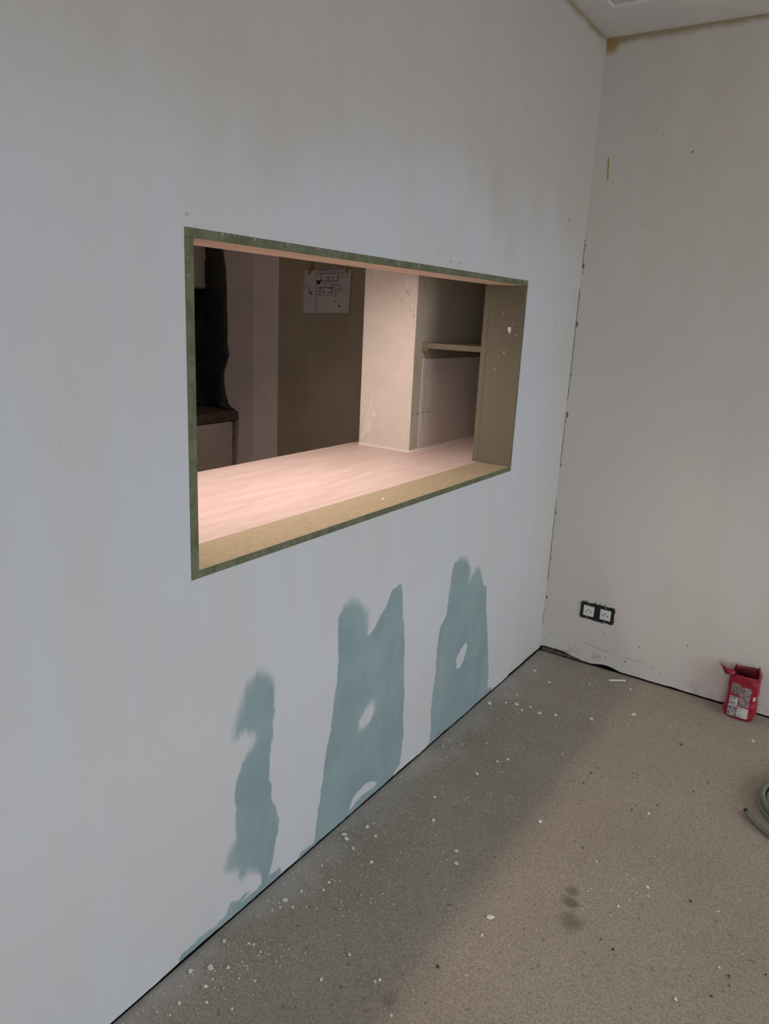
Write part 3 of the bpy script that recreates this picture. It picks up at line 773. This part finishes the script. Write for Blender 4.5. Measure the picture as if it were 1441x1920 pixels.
def tape(x0, z0, x1, z1, w_):
    bm = bmesh.new(); d = Vector((x1-x0, 0, z1-z0)).normalized(); s = Vector((-d.z, 0, d.x))*w_/2
    q = [Vector((x0, -.0052, z0))+s, Vector((x0, -.0052, z0))-s, Vector((x1, -.0058, z1))-s, Vector((x1, -.0058, z1))+s]
    a = [bm.verts.new(v) for v in q]; b = [bm.verts.new(v+Vector((0, -.0006, 0))) for v in q]
    bm.faces.new(a); bm.faces.new(b)
    for i in range(4): bm.faces.new((a[i], a[(i+1) % 4], b[(i+1) % 4], b[i]))
    tp = kid(obj('tape_strip', bm, MT['tape'], pt), pt); tp['label'] = 'ochre masking tape'
tape(-1.3415, 1.6360, -1.3595, 1.5745, .016); tape(-1.1215, 1.6290, -1.1335, 1.5835, .016)

# ------------------------------------------------------------------ double socket on the back wall
ws = thing('wall_socket', 'double white three-hole socket in black mounting frames low on the back wall', 'socket', loc=(.232, 0, .24))
for k, cx in enumerate((.1965, .2675)):
    cz = .2402
    bm = bmesh.new()
    R_, r_ = .0352, .0225
    for (a, b, c, d) in ((-R_, R_, r_, R_), (-R_, R_, -R_, -r_), (-R_, -r_, -r_, r_), (r_, R_, -r_, r_)):
        add_box(bm, cx+a, cx+b, -.0045, -.0003, cz+c, cz+d)
    for s_ in (-1, 1):       # claw notches and lugs
        for q in (-1, 1):
            add_box(bm, cx+s_*R_-.002, cx+s_*R_+.0022, -.0040, -.0003, cz+q*.021-.005, cz+q*.021+.005)
            add_box(bm, cx+q*.022-.008, cx+q*.022+.008, -.0040, -.0003, cz+s_*R_-.002, cz+s_*R_+.002)
    fr = kid(obj('mounting_frame', bm, MT['blackpl'], ws), ws)
    bm = bmesh.new(); add_box(bm, cx-.0222, cx+.0222, -.0075, -.0005, cz-.0222, cz+.0222)
    it = obj('socket_insert', bm, MT['whitepl'], fr, bevel=.0012)
    for hx, hz in ((0, .006), (-.0098, -.0022), (.0098, -.0022)):
        bm = bmesh.new(); bmesh.ops.create_cone(bm, cap_ends=True, segments=12, radius1=.0028, radius2=.0028, depth=.0006,
                                              matrix=Matrix.Translation((cx+hx, -.0078, cz+hz)) @ Matrix.Rotation(math.pi/2, 4, 'X'))
        obj('pin_hole', bm, MT['hole'], fr)
    for hz in (-.0288, .0288):
        bm = bmesh.new(); bmesh.ops.create_cone(bm, cap_ends=True, segments=10, radius1=.0024, radius2=.0018, depth=.0012,
                                              matrix=Matrix.Translation((cx-.002, -.0050, cz+hz)) @ Matrix.Rotation(math.pi/2, 4, 'X'))
        obj('screw', bm, MT['steel'], fr)
ragged = [(.165+.137*random.random(), .2402+random.choice((-1, 1))*(.0385+.002*random.random())) for _ in range(14)]
for i, (x, z) in enumerate(ragged):
    blob('ragged_cutout', (x, 0, z), (0, -1, 0), .003, 1.6, MT['wallmark'] if i % 2 else MT['filler'], wb, 200+i, .0005)

# marks on the walls
for i, (z, r) in enumerate(((1.70, .005), (1.622, .011), (1.60, .004), (1.404, .010), (1.207, .005), (1.045, .013), (.837, .004), (.633, .006), (.53, .003), (.43, .006), (.252, .010), (.195, .004), (1.33, .003))):
    blob('corner_dent', (.006, -.0004, z), (0, -1, 0), r, .45, MT['wallmark'], wb, 300+i, .0008, 0.1)
bm = bmesh.new()
for i in range(70):
    z = .12+1.6*i/70
    if nz(z*6, 4.) > -.12: add_box(bm, .0003, .0016+.0012*random.random(), -.0012, -.0002, z, z+.024)
obj('corner_crack', bm, MT['wallmark'], wb)
for i, (y, z, r) in enumerate(((-.186, 1.77, .008), (-.216, 1.404, .004), (-.09, 1.36, .003), (-.16, 2.02, .003))):
    blob('plaster_dent', (.0002, y, z), (1, 0, 0), r, .5, MT['wallmark'], wl, 330+i, .0006)
for i, (x, z, r, a) in enumerate(((.352, 2.007, .004, 1), (.212, 1.766, .006, .6), (.173, 2.158, .003, .6), (.216, 2.091, .003, .6), (.212, .134, .005, .6), (.271, .159, .006, .8), (.289, .052, .0035, 1), (.371, .058, .004, 1), (.366, .461, .0022, 4), (.382, .436, .0020, 2.4),
                                  (.556, .36, .0014, 7), (.692, .33, .0014, 8), (.70, .318, .0012, 6), (.514, .049, .005, 1.6), (.6, .20, .004, .7), (.42, .14, .004, 1), (.155, .075, .006, .8), (.66, .96, .0016, 4), (.45, .75, .0018, 2))):
    blob('wall_scuff', (x, -.0001, z), (0, -1, 0), r, a, MT['wallmark'] if .0029 < r < .0041 else MT['rub'], wb, 350+i, .0003, .2)
bm = bmesh.new(); tube(bm, [(.056, -.0004, 2.007), (.0585, -.0006, 1.975), (.0600, -.0005, 1.95), (.062, -.0003, 1.929)], .0022, 6)
obj('paint_drip', bm, MT['ochremark'], wb)
for i, (y, z, a) in enumerate(((-1.99, 1.56, 2.0), (-1.045, 1.558, 3.5), (-.995, 1.557, 2.6), (-1.12, 1.573, 1.2), (-.785, 1.80, 2.2), (-1.245, 1.719, .5), (-1.195, 1.733, .45), (-1.261, 2.071, 1.2), (-1.396, 2.051, .4), (-1.264, 1.992, .4), (-.87, 1.871, .4))):
    blob('plaster_dent', (.0002, y, z), (1, 0, 0), .0032, a, MT['rub'], wl, 400+i, .0003, .15)

# ------------------------------------------------------------------ red bag leaning at the back wall
bag = thing('plastic_packet', 'torn open red plastic packet with a printed window standing by the back wall', 'packet', loc=(.826, -.055, 0))
LFT = [(0, .790), (.006, .7745), (.0207, .7673), (.0376, .7685), (.0561, .7749), (.072, .7738), (.0883, .774), (.1123, .773), (.1359, .7714), (.152, .7725), (.185, .782), (.21, .79)]
RGT = [(0, .872), (.0143, .879), (.03, .883), (.0466, .8837), (.0622, .8825), (.0772, .8794), (.0927, .8782), (.1093, .8801), (.1252, .8801), (.1482, .8783), (.1721, .879), (.1814, .8787), (.2054, .8665)]
def lerp(T_, z):
    if z <= T_[0][0]: return T_[0][1]
    for (a, xa), (b, xb) in zip(T_, T_[1:]):
        if z <= b: return xa+(xb-xa)*(z-a)/(b-a)
    return T_[-1][1]
def bag_pt(th, z, inset=0.):
    xl, xr = lerp(LFT, z)+inset, lerp(RGT, z)-inset
    cx, hw = (xl+xr)/2, (xr-xl)/2
    ht = (.038-.03*max(0, z-.02))-inset
    if z < .012: ht *= .86+.14*z/.012
    cy = -.055+.03*z
    c, s_ = math.cos(th), math.sin(th)
    x = cx+hw*math.copysign(abs(c)**.55, c); y = cy+ht*math.copysign(abs(s_)**.6, s_)
    k = .0035*(z/.02 if z < .02 else 1)
    return x+k*.5*nz(x*60, y*60, z*50), min(y+k*nz(x*45, z*40, 3), -.002), z
def rim(th):          # height of the torn mouth
    c, s_ = math.cos(th), math.sin(th)
    front = .174+.006*nz(th*3, 1)
    if s_ < 0: h_ = front if c < .72 else front+.032*(c-.72)/.28
    else: h_ = .186+.004*nz(th*3, 8)+.016*max(0, c)
    if c < -.75: h_ += .012*(-c-.75)/.25
    return h_
NT, NZ = 56, 26
bm = bmesh.new(); out = []
for j in range(NZ+1):
    out.append([bm.verts.new(bag_pt(2*math.pi*i/NT, .0006+(rim(2*math.pi*i/NT)-.0006)*j/NZ)) for i in range(NT)])
inn = []
for j in range(9):
    inn.append([bm.verts.new(bag_pt(2*math.pi*i/NT, rim(2*math.pi*i/NT)*(1-.06*j)-.0002, .0012+.0004*j)) for i in range(NT)])
for A, B in zip(out, out[1:]):
    for i in range(NT): bm.faces.new((A[i], A[(i+1) % NT], B[(i+1) % NT], B[i]))
for A, B in zip([out[-1]]+inn, inn):
    for i in range(NT): bm.faces.new((A[i], A[(i+1) % NT], B[(i+1) % NT], B[i])).material_index = 1
bm.faces.new(out[0][::-1]); bm.faces.new(inn[-1]).material_index = 1
kid(obj('packet_body', bm, [MT['redpl'], MT['redin']], bag, smooth=True), bag)
# torn flap at the left of the mouth
bm = bmesh.new()
fl = [(.7345, .2005), (.7415, .190), (.750, .177), (.7589, .1645), (.768, .166), (.777, .166), (.786, .163), (.792, .176), (.790, .187), (.776, .188), (.7615, .1905), (.748, .196)]
ctr = (.767, .178)
cvs = [bm.verts.new((x, -.086+.12*(.79-x)+.004*math.sin(i*1.7), z)) for i, (x, z) in enumerate(fl)]
cc = bm.verts.new((ctr[0], -.092, ctr[1]))
for i in range(len(fl)): bm.faces.new((cc, cvs[i], cvs[(i+1) % len(fl)]))
bmesh.ops.subdivide_edges(bm, edges=bm.edges[:], cuts=2, use_grid_fill=True)
o = kid(obj('torn_flap', bm, MT['redpl'], bag, smooth=True), bag); md = o.modifiers.new('t', 'SOLIDIFY'); md.thickness = .0008
# windows and print on the front
def front_y(x, z):
    xl, xr = lerp(LFT, z), lerp(RGT, z); cx, hw = (xl+xr)/2, (xr-xl)/2
    c = max(-1, min(1, (x-cx)/hw)); c = math.copysign(abs(c)**(1/.55), c); th = -math.acos(c)
    return bag_pt(th, z)[1]
def decal(name, x0, x1, z0, z1, m, off=.0012, n=8, wob=.0015, seed=0):
    bm = bmesh.new(); G = []
    for j in range(n+1):
        row = []
        for i in range(n+1):
            x = x0+(x1-x0)*i/n; z = z0+(z1-z0)*j/n
            if i in (0, n): x += wob*nz(z*160, seed, i)
            if j in (0, n): z += wob*nz(x*160, seed, j+5)
            row.append(bm.verts.new((x, front_y(x, z)-off, z)))
        G.append(row)
    for j in range(n):
        for i in range(n): bm.faces.new((G[j][i], G[j][i+1], G[j+1][i+1], G[j+1][i]))
    return kid(obj(name, bm, m, bag, smooth=True), bag)
decal('printed_picture', .7885, .8205, .0965, .1390, m_noise('grey_brown_print', (.06, .045, .045), (.30, .26, .25), 90, .4, .3, .7, (3, 1, .7)), seed=1)
decal('clear_window', .8215, .8560, .0570, .1310, m_noise('clear_film_print', (.16, .11, .11), (.34, .30, .29), 70, .25), seed=2)
decal('paper_label', .7885, .8180, .0480, .0880, m_noise('white_label', (.50, .51, .50), (.58, .58, .57), 60, .5), .0016, seed=3)
bm = bmesh.new()
for k, (z, t_, x1) in enumerate(((.0835, .0030, .813), (.0770, .0010, .812), (.0735, .0010, .808), (.0695, .0010, .812), (.0625, .0042, .811), (.0560, .0018, .812))):
    xa = .7905
    for i in range(6):
        a, b = xa+(x1-xa)*i/6, xa+(x1-xa)*(i+1)/6
        bm.faces.new([bm.verts.new((x, front_y(x, zz)-.0021, zz)) for x, zz in ((a, z-t_/2), (b, z-t_/2), (b, z+t_/2), (a, z+t_/2))])
kid(obj('label_print', bm, mat('label_ink', (.08, .08, .08), .7), bag), bag)
decal('silver_window', .7880, .8170, .0100, .0470, m_noise('crinkled_silver_film', (.07, .07, .07), (.42, .42, .41), 110, .3), seed=4)
decal('white_lining', .8190, .8580, .0120, .0530, m_noise('white_inner_film', (.46, .44, .43), (.62, .60, .58), 50, .45, bump=.5, bd=.004), .0020, seed=6, wob=.004)
bm = bmesh.new()
for z in (.098, .0925, .087):
    a = [(x, front_y(x, zz)-.0016, zz) for x, zz in ((.8655, z), (.874, z+.001), (.874, z+.0042), (.8655, z+.0032))]
    bm.faces.new([bm.verts.new(v) for v in a])
kid(obj('side_print', bm, MT['filler'], bag), bag)

# ------------------------------------------------------------------ coiled conduit
HX, HY, HR = 1.135, -.565, .168
pts = []
for i in range(0, 290):
    a = math.radians(213+i*4.5)                      # from the loose end round the coil
    t_ = i/289
    turn = i*4.5/360
    r_ = .222 if turn < .12 else max(HR, .222-(turn-.12)*.13)
    r_ -= .0
    if turn > 1.0: r_ = HR-.021*min(1, (turn-1.0)/.5)
    if turn > 2.0: r_ = HR-.021+.015*min(1, (turn-2.0)/.4)
    if turn > 3.0: r_ = HR-.006-.012*min(1, (turn-3.0)/.4)
    z = .009+.012*max(0, min(1, (turn-.5)/.4))*(0 if turn < 1.2 else 1)*.0
    z = .0092 if turn < 1.9 else .0092+.0150*min(1, (turn-1.9)/.3)
    pts.append((HX+r_*math.cos(a), HY+r_*math.sin(a)*1.02, z+.0008*nz(a*3, 1)))
bm = bmesh.new(); tube(bm, pts, .0082, 12)
hs = thing('hose_coil', 'grey-green conduit coiled on the floor at the right edge', 'hose', loc=(HX, HY, 0))
kid(obj('coil', bm, MT['hose'], hs, smooth=True), hs)
bm = bmesh.new(); d0 = (Vector(pts[0])-Vector(pts[1])).normalized()
tube(bm, [Vector(pts[0])-d0*.001, Vector(pts[0])+d0*.012], .0066, 12)
kid(obj('cut_end', bm, MT['hoseend'], hs), hs)

# ------------------------------------------------------------------ debris on the floor
bm = bmesh.new(); tube(bm, [(.342, -.097, .0042), (.370, -.077, .0046), (.398, -.057, .0042)], .0034, 7)
tag(obj('white_stick', bm, MT['filler']), 'thin white rod lying on the floor in front of the socket', 'rod')
FLAKE_LABEL = {
    2: 'biggest white plaster flake on the open floor in the middle foreground',
    3: 'white plaster flake just in front of the biggest flake in the middle foreground',
    1: 'oval pale plaster flake on the edge of the lit strip of floor',
    34: 'long white plaster flake, largest one beside the foot of the partition at lower left',
    11: 'largest white plaster flake in the scatter in front of the right-hand bare patch',
    51: 'white plaster flake on the floor in front of the red packet',
    37: 'white plaster flake nearest the left-hand bare patch of the partition',
    54: 'white plaster flake lowest on the floor at the lower right',
    0: 'white plaster flake on the lit floor between the white rod and the red packet'}
for i, (x, y, s_) in enumerate(FLAKES):
    r_ = max(.0030, s_*.52)
    tag(blob('plaster_flake', (x, y, .0002), (0, 0, 1), r_, random.Random(i).uniform(.55, 1.5), MT['chip'], None, 500+i, .0015+.25*r_, random.Random(i*3).uniform(0, 3), lobes=7),
        FLAKE_LABEL.get(i, 'one of many small white plaster flakes scattered loosely on the floor'), 'plaster flake', 'plaster flakes scattered on the floor')
for i, (x, y, s_) in enumerate(DARK):
    tag(blob('dirt_crumb', (x, y, .0002), (0, 0, 1), max(.002, s_*.45), random.Random(i).uniform(.6, 1.6), MT['darkchip'], None, 700+i, .0018, random.Random(i*3).uniform(0, 3), lobes=6),
        'dark crumb of dirt lying on the floor', 'dirt crumb', 'dark crumbs scattered on the floor')
def scatter(name, parts):
  V = []; F_ = []; MI = []
  for mi, (n, fn, smin, smax, seed) in enumerate(parts):
    rnd = random.Random(seed)
    for _ in range(n):
        x, y = fn(rnd); s_ = smin+(smax-smin)*rnd.random()**3; a = rnd.random()*6.28; e_ = .5+rnd.random()
        b = len(V); h = s_*.6
        for k in range(4):
            an = a+k*math.pi/2+rnd.uniform(-.4, .4)
            V.append((x+s_*e_*math.cos(an), y+s_*math.sin(an), .0002))
        V.append((x, y, h+.0002))
        F_ += [(b+k, b+(k+1) % 4, b+4) for k in range(4)]; MI += [mi]*4
  me = bpy.data.meshes.new(name); me.from_pydata(V, [], F_); me.polygons.foreach_set('material_index', MI)
  return link(name, me, [MT['chip'], MT['darkchip']])
def near_wall(r): return (min(1.3, .004+r.expovariate(7.0)), -r.uniform(.02, 2.35))
def all_over(r): return (r.uniform(.02, 1.35), -r.uniform(.03, 2.4))
def pile(r):
    c = r.choice(((.72, -1.20), (.33, -.35), (.22, -1.15), (.22, -1.7), (.15, -1.9), (.30, -.55), (.36, -1.1), (.10, -1.45), (.12, -2.0)))
    return (max(.005, c[0]+r.gauss(0, .05)), min(-.01, c[1]+r.gauss(0, .07)))
tag(scatter('plaster_grit', ((2600, lambda r: near_wall(r) if r.random() < .62 else (pile(r) if r.random() < .5 else all_over(r)), .0007, .0027, 1), (600, all_over, .0006, .0022, 3))),
    'fine white plaster grit and dark specks strewn over the floor, thickest along the partition wall', 'plaster grit', kind='stuff')
